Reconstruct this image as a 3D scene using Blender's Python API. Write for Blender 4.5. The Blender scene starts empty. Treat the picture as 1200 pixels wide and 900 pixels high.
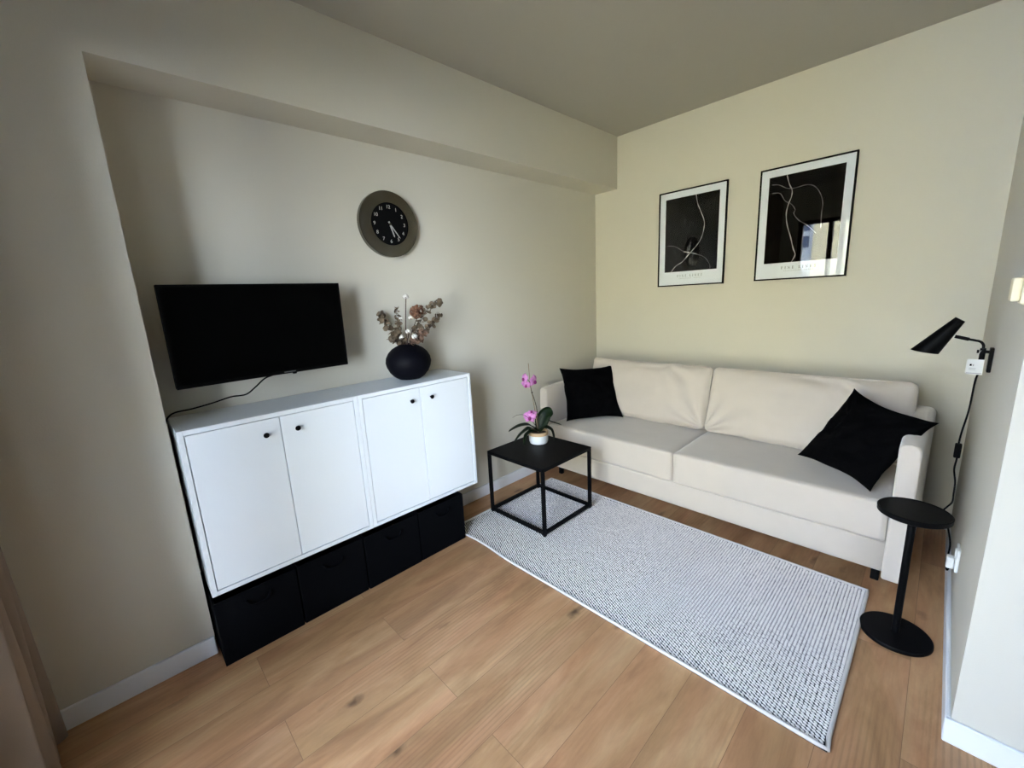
import bpy, bmesh, math, random
from mathutils import Vector, Matrix, noise
random.seed(7)
PI = math.pi
S = bpy.context.scene
COL = S.collection

# ------------------------------------------------------------------ dimensions
W = 2.402        # partition face (x)
YR = 1.6         # partition end (y = -YR)
BD = 0.2204      # depth of niche / beam
YP = 3.166       # niche left edge (y = -YP)
ZB = 2.2766      # beam underside
H = 2.6772       # ceiling
YW = 3.75        # window wall plane (y = -YW)
XR = 4.3         # far right wall
XF = 0.317       # cabinet front
ZC = 0.3069      # cabinet underside
ZT = ZC + 0.70   # cabinet top

# ------------------------------------------------------------------ materials
def new_mat(name):
    m = bpy.data.materials.new(name); m.use_nodes = True
    nt = m.node_tree
    return m, nt, nt.nodes['Principled BSDF']

def lin(r, g, b):
    f = lambda c: (c/255/12.92) if c/255 <= .04045 else ((c/255+.055)/1.055)**2.4
    return (f(r), f(g), f(b), 1)

def simple(name, col, rough=.5, metal=0, bump=0, bscale=200, spec=.5, sheen=0, var=0, vscale=8):
    m, nt, b = new_mat(name)
    b.inputs['Base Color'].default_value = col
    b.inputs['Roughness'].default_value = rough
    b.inputs['Metallic'].default_value = metal
    b.inputs['Specular IOR Level'].default_value = spec
    if sheen:
        b.inputs['Sheen Weight'].default_value = sheen
        b.inputs['Sheen Roughness'].default_value = .4
    geo = nt.nodes.new('ShaderNodeNewGeometry')
    if bump:
        n = nt.nodes.new('ShaderNodeTexNoise'); n.inputs['Scale'].default_value = bscale; n.inputs['Detail'].default_value = 3
        nt.links.new(geo.outputs['Position'], n.inputs['Vector'])
        bp = nt.nodes.new('ShaderNodeBump'); bp.inputs['Strength'].default_value = bump; bp.inputs['Distance'].default_value = .002
        nt.links.new(n.outputs['Fac'], bp.inputs['Height']); nt.links.new(bp.outputs['Normal'], b.inputs['Normal'])
    if var:
        n = nt.nodes.new('ShaderNodeTexNoise'); n.inputs['Scale'].default_value = vscale; n.inputs['Detail'].default_value = 4
        nt.links.new(geo.outputs['Position'], n.inputs['Vector'])
        mx = nt.nodes.new('ShaderNodeMix'); mx.data_type = 'RGBA'
        mx.inputs['A'].default_value = tuple(c*(1-var) for c in col[:3])+(1,)
        mx.inputs['B'].default_value = tuple(min(1, c*(1+var)) for c in col[:3])+(1,)
        nt.links.new(n.outputs['Fac'], mx.inputs['Factor']); nt.links.new(mx.outputs['Result'], b.inputs['Base Color'])
    return m

M = {}
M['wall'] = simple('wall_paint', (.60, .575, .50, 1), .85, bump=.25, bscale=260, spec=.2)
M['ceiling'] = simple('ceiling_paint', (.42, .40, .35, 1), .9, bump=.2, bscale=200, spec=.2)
M['baseboard'] = simple('baseboard_white', (.78, .80, .84, 1), .45)
M['lacquer'] = simple('white_lacquer', (.70, .745, .79, 1), .38, var=.015, vscale=3)
M['black_metal'] = simple('black_powder_coat', (.0025, .0025, .003, 1), .5, spec=.08, bump=.05, bscale=500)
M['black_matte'] = simple('black_matte', (.003, .003, .0033, 1), .7, spec=.08)
M['black_gloss'] = simple('screen_black', (.0012, .0012, .0012, 1), .3, spec=.04)
M['bezel'] = simple('bezel_black', (.002, .002, .002, 1), .5, spec=.08)
M['box_fabric'] = simple('black_box_fabric', (.0022, .0024, .0032, 1), .9, bump=.3, bscale=600, spec=.04)
M['black_fabric'] = simple('black_cushion_fabric', (.002, .002, .0023, 1), .95, bump=.4, bscale=500, spec=.03)
M['sofa'] = simple('greige_velvet', (.565, .51, .46, 1), .9, bump=.25, bscale=350, spec=.15, sheen=.6, var=.05, vscale=9)
M['curtain'] = simple('taupe_curtain', (.30, .235, .185, 1), .9, bump=.3, bscale=400, spec=.1)
M['vase'] = simple('black_stoneware', (.0025, .0025, .0045, 1), .55, spec=.06, bump=.15, bscale=120)
M['steel'] = None
M['paper'] = simple('print_paper', (.72, .76, .83, 1), .7)
M['ink'] = simple('print_black', (.0015, .0015, .0015, 1), .8, spec=.0)
M['line_ink'] = simple('print_line', (.52, .50, .47, 1), .7)
M['line_ink_dim'] = simple('print_line_dim', (.20, .19, .18, 1), .7)
M['text_ink'] = simple('text_ink', (.012, .012, .012, 1), .7)
M['text_grey'] = simple('text_grey', (.30, .30, .30, 1), .7)
M['numeral'] = simple('numeral_white', (.42, .42, .40, 1), .5)
M['white_plastic'] = simple('white_plastic', (.75, .75, .73, 1), .4)
M['cream_plastic'] = simple('cream_plastic', (.74, .66, .47, 1), .35)
M['tag'] = simple('tag_paper', (.60, .60, .58, 1), .7)
M['pot'] = simple('glazed_white', (.82, .85, .87, 1), .25)
M['pot_rim'] = simple('raw_clay_rim', (.55, .38, .22, 1), .7, var=.1, vscale=60)
M['soil'] = simple('bark_soil', (.06, .035, .02, 1), .95, bump=1, bscale=150)
M['leaf'] = simple('orchid_leaf', (.004, .012, .003, 1), .45, spec=.12, var=.25, vscale=25)
M['stem_green'] = simple('orchid_stem', (.07, .06, .03, 1), .6)
M['stake'] = simple('bamboo_stake', (.30, .22, .13, 1), .7)
M['petal'] = simple('orchid_petal', (.62, .24, .56, 1), .6, var=.25, vscale=90)
M['lip'] = simple('orchid_lip', (.22, .01, .14, 1), .5)
M['euc'] = simple('dry_eucalyptus', (.215, .16, .105, 1), .75, var=.95, vscale=45)
M['euc_pink'] = simple('dry_eucalyptus_pink', (.29, .18, .125, 1), .75, var=.9, vscale=45)
M['twig'] = simple('twig', (.055, .03, .022, 1), .8)
M['cotton'] = simple('cotton', (.68, .65, .60, 1), .95)
M['boll'] = simple('boll_husk', (.12, .06, .035, 1), .8)
M['hydr'] = simple('dry_hydrangea', (.30, .15, .09, 1), .8, var=.9, vscale=60)
M['rug_base'] = simple('rug_dark_yarn', (.012, .012, .014, 1), .95)
M['rug_yarn'] = simple('rug_light_yarn', (.80, .745, .70, 1), .95, var=.12, vscale=120)
M['rug_border'] = simple('rug_binding', (.66, .62, .59, 1), .95, bump=.5, bscale=300)
M['pvc'] = simple('window_frame_dark', (.045, .028, .02, 1), .45)
M['bld_cream'] = simple('facade_cream', (.78, .68, .43, 1), .9, var=.04, vscale=.6)
M['bld_white'] = simple('facade_white', (.80, .84, .90, 1), .9)
M['bld_win'] = simple('facade_window', (.08, .11, .20, 1), .2)
M['street'] = simple('street_paving', (.07, .07, .07, 1), .9, var=.2, vscale=.5)

def brushed():
    m, nt, b = new_mat('brushed_steel')
    b.inputs['Base Color'].default_value = (.17, .16, .135, 1)
    b.inputs['Metallic'].default_value = 1; b.inputs['Roughness'].default_value = .24
    b.inputs['Anisotropic'].default_value = .9
    tg = nt.nodes.new('ShaderNodeTangent'); tg.direction_type = 'RADIAL'; tg.axis = 'X'
    nt.links.new(tg.outputs['Tangent'], b.inputs['Tangent'])
    return m
M['steel'] = brushed()

def glass_mat(name):
    m, nt, b = new_mat(name)
    nt.nodes.remove(b)
    out = nt.nodes['Material Output']
    tr = nt.nodes.new('ShaderNodeBsdfTransparent'); gl = nt.nodes.new('ShaderNodeBsdfGlossy')
    gl.inputs['Roughness'].default_value = 0
    fr = nt.nodes.new('ShaderNodeFresnel'); fr.inputs['IOR'].default_value = 1.38
    mx = nt.nodes.new('ShaderNodeMixShader')
    nt.links.new(fr.outputs['Fac'], mx.inputs['Fac']); nt.links.new(tr.outputs[0], mx.inputs[1]); nt.links.new(gl.outputs[0], mx.inputs[2])
    nt.links.new(mx.outputs[0], out.inputs['Surface'])
    return m
M['glass'] = glass_mat('clear_glass')

def floor_mat():
    m, nt, b = new_mat('oak_planks')
    N, L = nt.nodes.new, nt.links.new
    geo = N('ShaderNodeNewGeometry'); sep = N('ShaderNodeSeparateXYZ'); L(geo.outputs['Position'], sep.inputs[0])
    cmb = N('ShaderNodeCombineXYZ'); L(sep.outputs['Y'], cmb.inputs['X']); L(sep.outputs['X'], cmb.inputs['Y'])
    br = N('ShaderNodeTexBrick')
    br.offset = .37; br.offset_frequency = 2
    br.inputs['Scale'].default_value = 1; br.inputs['Brick Width'].default_value = 1.29; br.inputs['Row Height'].default_value = .192
    br.inputs['Mortar Size'].default_value = .0009; br.inputs['Mortar Smooth'].default_value = .3; br.inputs['Bias'].default_value = 0
    br.inputs['Color1'].default_value = (0, 0, 0, 1); br.inputs['Color2'].default_value = (1, 1, 1, 1); br.inputs['Mortar'].default_value = (.5, .5, .5, 1)
    L(cmb.outputs[0], br.inputs['Vector'])
    # plank-wise offset so each plank gets its own figure
    off = N('ShaderNodeVectorMath'); off.operation = 'MULTIPLY_ADD'
    L(br.outputs['Color'], off.inputs[0]); off.inputs[1].default_value = (7.3, 3.1, 11.7); L(geo.outputs['Position'], off.inputs[2])
    def mapped(sx, sy):
        mp = N('ShaderNodeMapping'); mp.inputs['Scale'].default_value = (sx, sy, 1); L(off.outputs[0], mp.inputs['Vector']); return mp.outputs[0]
    n1 = N('ShaderNodeTexNoise'); n1.inputs['Scale'].default_value = 1; n1.inputs['Detail'].default_value = 6; n1.inputs['Roughness'].default_value = .6; n1.inputs['Distortion'].default_value = .6
    L(mapped(7.5, 1.7), n1.inputs['Vector'])
    n2 = N('ShaderNodeTexNoise'); n2.inputs['Scale'].default_value = 1; n2.inputs['Detail'].default_value = 5; n2.inputs['Roughness'].default_value = .7
    L(mapped(75, 9), n2.inputs['Vector'])
    wv = N('ShaderNodeTexWave'); wv.bands_direction = 'X'; wv.inputs['Scale'].default_value = 1; wv.inputs['Distortion'].default_value = 9; wv.inputs['Detail'].default_value = 3; wv.inputs['Detail Scale'].default_value = .7
    L(mapped(9, 1.0), wv.inputs['Vector'])
    r1 = N('ShaderNodeValToRGB'); e = r1.color_ramp.elements
    e[0].position = .25; e[0].color = (.33, .165, .08, 1); e[1].position = .72; e[1].color = (.72, .46, .265, 1)
    em = r1.color_ramp.elements.new(.5); em.color = (.55, .315, .165, 1)
    L(n1.outputs['Fac'], r1.inputs['Fac'])
    def mix(a, bb, fac, mode='MIX'):
        mx = N('ShaderNodeMix'); mx.data_type = 'RGBA'; mx.blend_type = mode
        if isinstance(fac, float): mx.inputs['Factor'].default_value = fac
        else: L(fac, mx.inputs['Factor'])
        for s, v in (('A', a), ('B', bb)):
            if isinstance(v, tuple): mx.inputs[s].default_value = v
            else: L(v, mx.inputs[s])
        return mx.outputs['Result']
    def ramp(v, p0, c0, p1, c1):
        r = N('ShaderNodeValToRGB'); r.color_ramp.elements[0].position = p0; r.color_ramp.elements[0].color = c0
        r.color_ramp.elements[1].position = p1; r.color_ramp.elements[1].color = c1; L(v, r.inputs['Fac']); return r.outputs['Color']
    g1 = lambda v: (v, v, v, 1)
    n4 = N('ShaderNodeTexNoise'); n4.inputs['Scale'].default_value = 1; n4.inputs['Detail'].default_value = 3; n4.inputs['Distortion'].default_value = .8
    L(mapped(6, .9), n4.inputs['Vector'])
    tint = ramp(n4.outputs['Fac'], .38, (1.02, .95, .93, 1), .62, (.99, 1.03, .98, 1))
    c = mix(r1.outputs['Color'], tint, 1.0, 'MULTIPLY')
    n5 = N('ShaderNodeTexNoise'); n5.inputs['Scale'].default_value = 1; n5.inputs['Detail'].default_value = 1
    L(mapped(5, 1.1), n5.inputs['Vector'])
    cath = N('ShaderNodeMapRange'); cath.inputs['From Min'].default_value = .5; cath.inputs['From Max'].default_value = .68; L(n5.outputs['Fac'], cath.inputs['Value'])
    rings = N('ShaderNodeTexWave'); rings.bands_direction = 'X'; rings.inputs['Scale'].default_value = 1; rings.inputs['Distortion'].default_value = 6; rings.inputs['Detail'].default_value = 1.5; rings.inputs['Detail Scale'].default_value = .35
    L(mapped(20, 2.2), rings.inputs['Vector'])
    c = mix(c, mix(c, ramp(rings.outputs['Fac'], .1, g1(.86), .5, g1(1.03)), 1.0, 'MULTIPLY'), cath.outputs[0])
    c = mix(c, ramp(n2.outputs['Fac'], .3, g1(.86), .7, g1(1.07)), .7, 'MULTIPLY')
    c = mix(c, ramp(br.outputs['Color'], 0., (.92, .90, .88, 1), 1., (1.07, 1.06, 1.04, 1)), 1.0, 'MULTIPLY')
    # knots
    vo = N('ShaderNodeTexVoronoi'); vo.inputs['Scale'].default_value = 1; vo.inputs['Randomness'].default_value = 1
    wob = N('ShaderNodeVectorMath'); wob.operation = 'MULTIPLY_ADD'
    n3 = N('ShaderNodeTexNoise'); n3.inputs['Scale'].default_value = 22; L(geo.outputs['Position'], n3.inputs['Vector'])
    L(n3.outputs['Color'], wob.inputs[0]); wob.inputs[1].default_value = (.25, .25, 0); L(mapped(7.5, 3.0), wob.inputs[2])
    L(wob.outputs[0], vo.inputs['Vector'])
    kn = N('ShaderNodeMapRange'); kn.inputs['From Min'].default_value = .03; kn.inputs['From Max'].default_value = .17; kn.inputs['To Min'].default_value = 1; kn.inputs['To Max'].default_value = 0
    L(vo.outputs['Distance'], kn.inputs['Value'])
    sel = N('ShaderNodeMath'); sel.operation = 'GREATER_THAN'; sel.inputs[1].default_value = .3
    sp = N('ShaderNodeSeparateColor'); L(vo.outputs['Color'], sp.inputs[0]); L(sp.outputs[0], sel.inputs[0])
    kf = N('ShaderNodeMath'); kf.operation = 'MULTIPLY'; L(kn.outputs[0], kf.inputs[0]); L(sel.outputs[0], kf.inputs[1])
    kf2 = N('ShaderNodeMath'); kf2.operation = 'MULTIPLY'; L(kf.outputs[0], kf2.inputs[0]); kf2.inputs[1].default_value = .85
    c = mix(c, (.10, .05, .025, 1), kf2.outputs[0])
    c = mix(c, (.27, .155, .08, 1), br.outputs['Fac'])
    c = mix(c, (.84, .82, .80, 1), 1.0, 'MULTIPLY')
    L(c, b.inputs['Base Color'])
    b.inputs['Roughness'].default_value = .42; b.inputs['Specular IOR Level'].default_value = .4
    bp = N('ShaderNodeBump'); bp.inputs['Strength'].default_value = .12; bp.inputs['Distance'].default_value = .001
    L(n2.outputs['Fac'], bp.inputs['Height']); L(bp.outputs['Normal'], b.inputs['Normal'])
    return m
M['floor'] = floor_mat()

# ------------------------------------------------------------------ object helpers
ORG = {}
def thing(name, label, cat, loc=(0, 0, 0), group=None):
    o = bpy.data.objects.new(name, None); COL.objects.link(o)
    o.empty_display_size = .1
    o.location = loc; ORG[o.name] = Vector(loc)
    tag(o, label, cat, group)
    return o
def tag(o, label, cat, group=None):
    o['label'] = label; o['category'] = cat
    if group: o['group'] = group
def obj(name, bm, mat, parent=None, smooth=False, sharp=None, label=None, loc=None):
    """bm is in world coordinates; the object's origin goes to its thing's base."""
    me = bpy.data.meshes.new(name)
    bmesh.ops.recalc_face_normals(bm, faces=bm.faces)
    bm.to_mesh(me); bm.free()
    o = bpy.data.objects.new(name, me); COL.objects.link(o)
    if parent is not None:
        org = ORG[parent.name]; o.parent = parent
    else:
        org = Vector(loc) if loc is not None else Vector((0, 0, 0)); o.location = org
    ORG[o.name] = org
    me.transform(Matrix.Translation(-org))
    me.materials.append(M[mat] if isinstance(mat, str) else mat)
    if smooth:
        for p in me.polygons: p.use_smooth = True
        if sharp: me.set_sharp_from_angle(angle=math.radians(sharp))
    if label: o['label'] = label
    return o
def struct(name, bm, mat, **k):
    o = obj(name, bm, mat, **k)
    if o.parent is None: o['kind'] = 'structure'
    return o
def NB(): return bmesh.new()
def box(bm, x0, x1, y0, y1, z0, z1, bev=0, seg=2, mtx=None):
    t = bmesh.new()
    bmesh.ops.create_cube(t, size=1, matrix=Matrix.Translation(((x0+x1)/2, (y0+y1)/2, (z0+z1)/2)) @ Matrix.Diagonal((x1-x0, y1-y0, z1-z0, 1)))
    if bev: bmesh.ops.bevel(t, geom=t.edges[:], offset=bev, segments=seg, affect='EDGES', profile=.5)
    if mtx: bmesh.ops.transform(t, matrix=mtx, verts=t.verts)
    merge(bm, t); return bm
def merge(bm, t):
    me = bpy.data.meshes.new('t'); t.to_mesh(me); t.free(); bm.from_mesh(me); bpy.data.meshes.remove(me)
def frame_from(d):
    d = d.normalized(); a = Vector((0, 0, 1)) if abs(d.z) < .9 else Vector((1, 0, 0))
    u = d.cross(a).normalized(); return u, d.cross(u).normalized()
def cyl(bm, p0, p1, r0, r1=None, seg=20, cap=True):
    p0, p1 = Vector(p0), Vector(p1); r1 = r0 if r1 is None else r1
    u, v = frame_from(p1-p0)
    A = [bm.verts.new(p0+(u*math.cos(2*PI*k/seg)+v*math.sin(2*PI*k/seg))*r0) for k in range(seg)]
    B = [bm.verts.new(p1+(u*math.cos(2*PI*k/seg)+v*math.sin(2*PI*k/seg))*r1) for k in range(seg)]
    for k in range(seg): bm.faces.new((A[k], A[(k+1) % seg], B[(k+1) % seg], B[k]))
    if cap: bm.faces.new(A[::-1]); bm.faces.new(B)
    return bm
def smooth_path(pts, n=6):
    P = [Vector(p) for p in pts]
    if len(P) < 3: return P
    out = []
    for i in range(len(P)-1):
        a, b, c, d = P[max(i-1, 0)], P[i], P[i+1], P[min(i+2, len(P)-1)]
        for k in range(n):
            t = k/n
            out.append(.5*((2*b)+(c-a)*t+(2*a-5*b+4*c-d)*t*t+(3*b-a-3*c+d)*t**3))
    out.append(P[-1]); return out
def tube(bm, pts, r, seg=8, closed=False, n=6, sm=True, r1=None):
    P = smooth_path(pts, n) if sm else [Vector(p) for p in pts]
    if closed and (P[0]-P[-1]).length < 1e-6: P = P[:-1]
    rings = []; N = len(P); u = None
    for i, p in enumerate(P):
        d = (P[(i+1) % N]-P[i-1]) if closed else (P[min(i+1, N-1)]-P[max(i-1, 0)])
        if d.length < 1e-9: d = Vector((0, 0, 1))
        d.normalize()
        if u is None: u, v = frame_from(d)
        else:
            u = (u-d*u.dot(d)).normalized(); v = d.cross(u)
        rr = r if r1 is None else r+(r1-r)*i/(N-1)
        rings.append([bm.verts.new(p+(u*math.cos(2*PI*k/seg)+v*math.sin(2*PI*k/seg))*rr) for k in range(seg)])
    for i in range(N if closed else N-1):
        A, B = rings[i], rings[(i+1) % N]
        for k in range(seg): bm.faces.new((A[k], A[(k+1) % seg], B[(k+1) % seg], B[k]))
    if not closed: bm.faces.new(rings[0][::-1]); bm.faces.new(rings[-1])
    return bm
def lathe(bm, prof, c, axis='z', seg=40, closed=False):
    """prof: list of (radius, height along axis)."""
    c = Vector(c); rings = []
    for r, h in prof:
        ring = []
        for k in range(seg):
            a = 2*PI*k/seg
            if axis == 'z': p = Vector((math.cos(a)*r, math.sin(a)*r, h))
            else: p = Vector((h, math.cos(a)*r, math.sin(a)*r))
            ring.append(bm.verts.new(c+p))
        rings.append(ring)
    for i in range(len(rings)-1+(1 if closed else 0)):
        A, B = rings[i], rings[(i+1) % len(rings)]
        for k in range(seg): bm.faces.new((A[k], A[(k+1) % seg], B[(k+1) % seg], B[k]))
    if not closed:
        bm.faces.new(rings[0][::-1]); bm.faces.new(rings[-1])
    return bm
def prism(bm, poly, f):
    """poly in 2D, f maps (a, b, side 0/1) to a point."""
    A = [bm.verts.new(f(a, b, 0)) for a, b in poly]; B = [bm.verts.new(f(a, b, 1)) for a, b in poly]
    n = len(poly)
    bm.faces.new(A); bm.faces.new(B[::-1])
    for k in range(n): bm.faces.new((A[k], B[k], B[(k+1) % n], A[(k+1) % n]))
    return bm
def softbox(bm, x0, x1, y0, y1, z0, z1, r, n=14, puff=(0, 0, 0), wr=0, wf=6, mtx=None, seed=0, crease=None):
    """upholstered block: rounded box with bulging faces and a little wrinkling."""
    t = bmesh.new()
    bmesh.ops.create_cube(t, size=2)
    bmesh.ops.subdivide_edges(t, edges=t.edges[:], cuts=n, use_grid_fill=True)
    h = Vector(((x1-x0)/2, (y1-y0)/2, (z1-z0)/2)); c = Vector(((x0+x1)/2, (y0+y1)/2, (z0+z1)/2))
    so = Vector((seed*3.7, seed*1.9, seed*5.3))
    for v in t.verts:
        q = v.co.copy()
        # push grid lines toward the edges so the rounding is well sampled
        s = Vector([math.copysign(abs(a)**.6, a) if abs(a) < 1 else a for a in q])
        p = Vector((s.x*h.x, s.y*h.y, s.z*h.z))
        inner = Vector([max(-(h[i]-r), min(h[i]-r, p[i])) for i in range(3)])
        d = p-inner
        if d.length > 1e-9: p = inner+d.normalized()*min(d.length, r)
        u = [p[i]/h[i] for i in range(3)]
        for i in range(3):
            if puff[i]:
                j, k = (i+1) % 3, (i+2) % 3
                p[i] += math.copysign(1, u[i])*abs(u[i])**3*puff[i]*(1-abs(u[j])**2.5)*(1-abs(u[k])**2.5)
        if crease: p += crease(u)
        if wr:
            nv = Vector([u[i]**5 for i in range(3)])
            if nv.length > 0: nv.normalize()
            p += nv*wr*noise.fractal((p+so)*wf, 1, 2, 3)
        v.co = c+p
    if mtx: bmesh.ops.transform(t, matrix=mtx, verts=t.verts)
    merge(bm, t); return bm
def pillow(bm, TL, TR, BR, BL, thick, n=44, pinch=.08, wr=.006, seed=0, power=.5):
    TL, TR, BR, BL = map(Vector, (TL, TR, BR, BL))
    nrm = (TR-BL).cross(TL-BR).normalized()
    so = Vector((seed*2.3, seed*7.7, seed*1.1))
    grid = {}
    for s in (1, -1):
        for i in range(n+1):
            for j in range(n+1):
                u, v = -1+2*i/n, -1+2*j/n
                if s == -1 and (i in (0, n) or j in (0, n)): grid[s, i, j] = grid[1, i, j]; continue
                e1 = .035*noise.noise(Vector((v*2.1, 5.5*(u > 0), 1.7))+so); e2 = .035*noise.noise(Vector((u*2.1, 9.1*(v > 0), 7.3))+so)
                uu = u*(1-(pinch+e1)*(1-abs(v)**2.6)); vv = v*(1-(pinch+e2)*(1-abs(u)**2.6))
                a, b = (uu+1)/2, (vv+1)/2
                p = (BL*(1-a)+BR*a)*(1-b)+(TL*(1-a)+TR*a)*b
                t = thick*(max(0, (1-u*u)*(1-v*v)))**power
                w = wr*noise.fractal(Vector((u*2.6, v*2.6, s*3))+so, 1, 2, 4)
                grid[s, i, j] = bm.verts.new(p+nrm*s*(t+w*min(1, t/thick*2)))
        for i in range(n):
            for j in range(n):
                q = [grid[s, i, j], grid[s, i+1, j], grid[s, i+1, j+1], grid[s, i, j+1]]
                bm.faces.new(q if s == 1 else q[::-1])
    return bm

# ------------------------------------------------------------------ setting
struct('floor', box(NB(), -.3, XR, -YW-.25, 0, -.1, 0), 'floor')
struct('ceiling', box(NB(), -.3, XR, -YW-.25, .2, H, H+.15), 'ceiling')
struct('wall_back', box(NB(), -.3, XR+.2, 0, .2, 0, H), 'wall')
struct('wall_niche', box(NB(), -.3, 0, -YP, 0, 0, H), 'wall')
struct('wall_left', box(NB(), -.3, BD, -YW-.25, -YP, 0, H), 'wall')
struct('ceiling_beam', box(NB(), 0, BD, -YP, 0, ZB, H), 'wall')
struct('wall_partition', box(NB(), W, W+.15, -YR, 0, 0, H), 'wall')
struct('wall_right', box(NB(), XR, XR+.2, -YW-.25, 0, 0, H), 'wall')
def bb(name, x0, x1, y0, y1):
    b = NB(); box(b, x0, x1, y0, y1, 0, .085, .003, 1); struct(name, b, 'baseboard')
bb('baseboard_left', BD, BD+.013, -YW, -YP-.001)
bb('baseboard_niche', 0, .013, -YP, 0)
bb('baseboard_back', .013, W-.013, -.013, 0)
bb('baseboard_partition', W-.013, W, -YR, -.013)
bb('baseboard_partition_end', W-.013, W+.163, -YR-.013, -YR)
bb('baseboard_kitchen', W+.15, W+.163, -YR, 0)

# window wall with one tall dark-framed window
WT = .12
WINS = ((.72, 2.20, .04, 2.25, ((.77, 1.055), (1.105, 1.18), (1.23, 2.15))),)
bm = NB()
box(bm, -.3, WINS[0][0], -YW-WT, -YW, 0, H); box(bm, WINS[-1][1], XR+.2, -YW-WT, -YW, 0, H)
for a, b, c, d, _ in WINS: box(bm, a, b, -YW-WT, -YW, d, H); box(bm, a, b, -YW-WT, -YW, 0, c)
struct('wall_window', bm, 'wall')
for k, (x0, x1, z0, z1, lights) in enumerate(WINS):
    wn = bpy.data.objects.new('window_%d' % (k+1), None); COL.objects.link(wn); wn['kind'] = 'structure'; ORG[wn.name] = Vector((0, 0, 0))
    bm = NB(); fy0, fy1 = -YW-.10, -YW-.04
    box(bm, x0, x0+.05, fy0, fy1, z0, z1); box(bm, x1-.05, x1, fy0, fy1, z0, z1)
    box(bm, x0+.05, x1-.05, fy0, fy1, z1-.05, z1); box(bm, x0+.05, x1-.05, fy0, fy1, z0, z0+.05)
    for p, q in zip(lights, lights[1:]): box(bm, p[1], q[0], fy0, fy1, z0+.05, z1-.05)
    struct('window_frame', bm, 'pvc', parent=wn)
    for a, b in lights:
        bm = NB(); box(bm, a, b, -YW-.073, -YW-.067, z0+.05, z1-.05); struct('window_pane', bm, 'glass', parent=wn)

# ------------------------------------------------------------------ outside
bm = NB(); box(bm, -60, 60, -60, -YW-1.5, -12.2, -12); o = struct('street_ground', bm, 'street')
bt = thing('apartment_building', 'cream apartment block with a paler windowed wing reflected in the right framed print', 'building', (2, -30, -12))
bm = NB(); box(bm, -3.2, 14, -34, -25, -12, 6.5); obj('cream_wing', bm, 'bld_cream', bt)
bm = NB(); box(bm, -12, -3.2, -34, -26, -12, 9); obj('white_wing', bm, 'bld_white', bt)
for zz in (-8.6, -5.6, -2.6, .4, 1.6, 3.4, 4.3, 6.4):
    for x0 in (-4.9, -7.6, -10.3):
        bm = NB(); box(bm, x0, x0+1.35, -26.0, -25.96, zz, zz+.62); obj('window', bm, 'bld_win', bt)

# ------------------------------------------------------------------ curtain
bm = NB()
nx, nz = 120, 24
def curt(i, j):
    s = i/nx; z = .012+(H-.04-.012)*j/nz
    x = .245+.32*s
    k = 1-.18*math.sin(z*1.3+s*5)
    y = -3.665+.042*k*math.sin(s*2*PI*3.2+.35*math.sin(z*.9))+.012*math.sin(s*31+z*1.7)
    return Vector((x+.012*math.sin(z*1.1+s*9), y, z))
gv = [[bm.verts.new(curt(i, j)) for j in range(nz+1)] for i in range(nx+1)]
for i in range(nx):
    for j in range(nz): bm.faces.new((gv[i][j], gv[i+1][j], gv[i+1][j+1], gv[i][j+1]))
bmesh.ops.recalc_face_normals(bm, faces=bm.faces)
bmesh.ops.solidify(bm, geom=bm.faces[:], thickness=.004)
cu = obj('curtain', bm, 'curtain', smooth=True, loc=(.5, -3.665, 0))
tag(cu, 'taupe floor-length curtain hanging in folds beside the left wall', 'curtain')

# ------------------------------------------------------------------ cabinets
def cabinet(y0, label):
    y1 = y0+CW
    t = thing('wall_cabinet', label, 'cabinet', (0, (y0+y1)/2, ZC), 'white two-door wall cabinets')
    f = .0195; bm = NB(); e = .0006; y0e, y1e = y0+e, y1-e
    box(bm, .002, XF, y0e, y0e+f, ZC, ZT, .0012, 1); box(bm, .002, XF, y1e-f, y1e, ZC, ZT, .0012, 1)
    box(bm, .002, XF, y0e+f, y1e-f, ZT-f, ZT, .0012, 1); box(bm, .002, XF, y0e+f, y1e-f, ZC, ZC+f, .0012, 1)
    box(bm, .002, .012, y0e+f, y1e-f, ZC+f, ZT-f)
    obj('body', bm, 'lacquer', t)
    ym = (y0+y1)/2; g = .003
    for s, (a, b, ky) in enumerate(((y0e+f+g, ym-g/2, ym-.062), (ym+g/2, y1e-f-g, ym+.062))):
        bm = NB(); box(bm, XF-.020, XF-.002, a, b, ZC+f+g, ZT-f-g, .0012, 1)
        d = obj('door', bm, 'lacquer', t)
        bm = NB()
        lathe(bm, [(.004, 0), (.004, .010), (.0075, .0125), (.0105, .016), (.0115, .019), (.0105, .022), (.006, .0235)], (XF-.0022, ky, ZC+.615), 'x', 20)
        obj('knob', bm, 'black_metal', d, smooth=True, sharp=40, label='small round black knob')
    return t
CW = .6935
Y0 = -3.1515
cabinet(Y0, 'white two-door wall cabinet under the television')
cabinet(Y0+CW, 'white two-door wall cabinet under the black vase')

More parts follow.
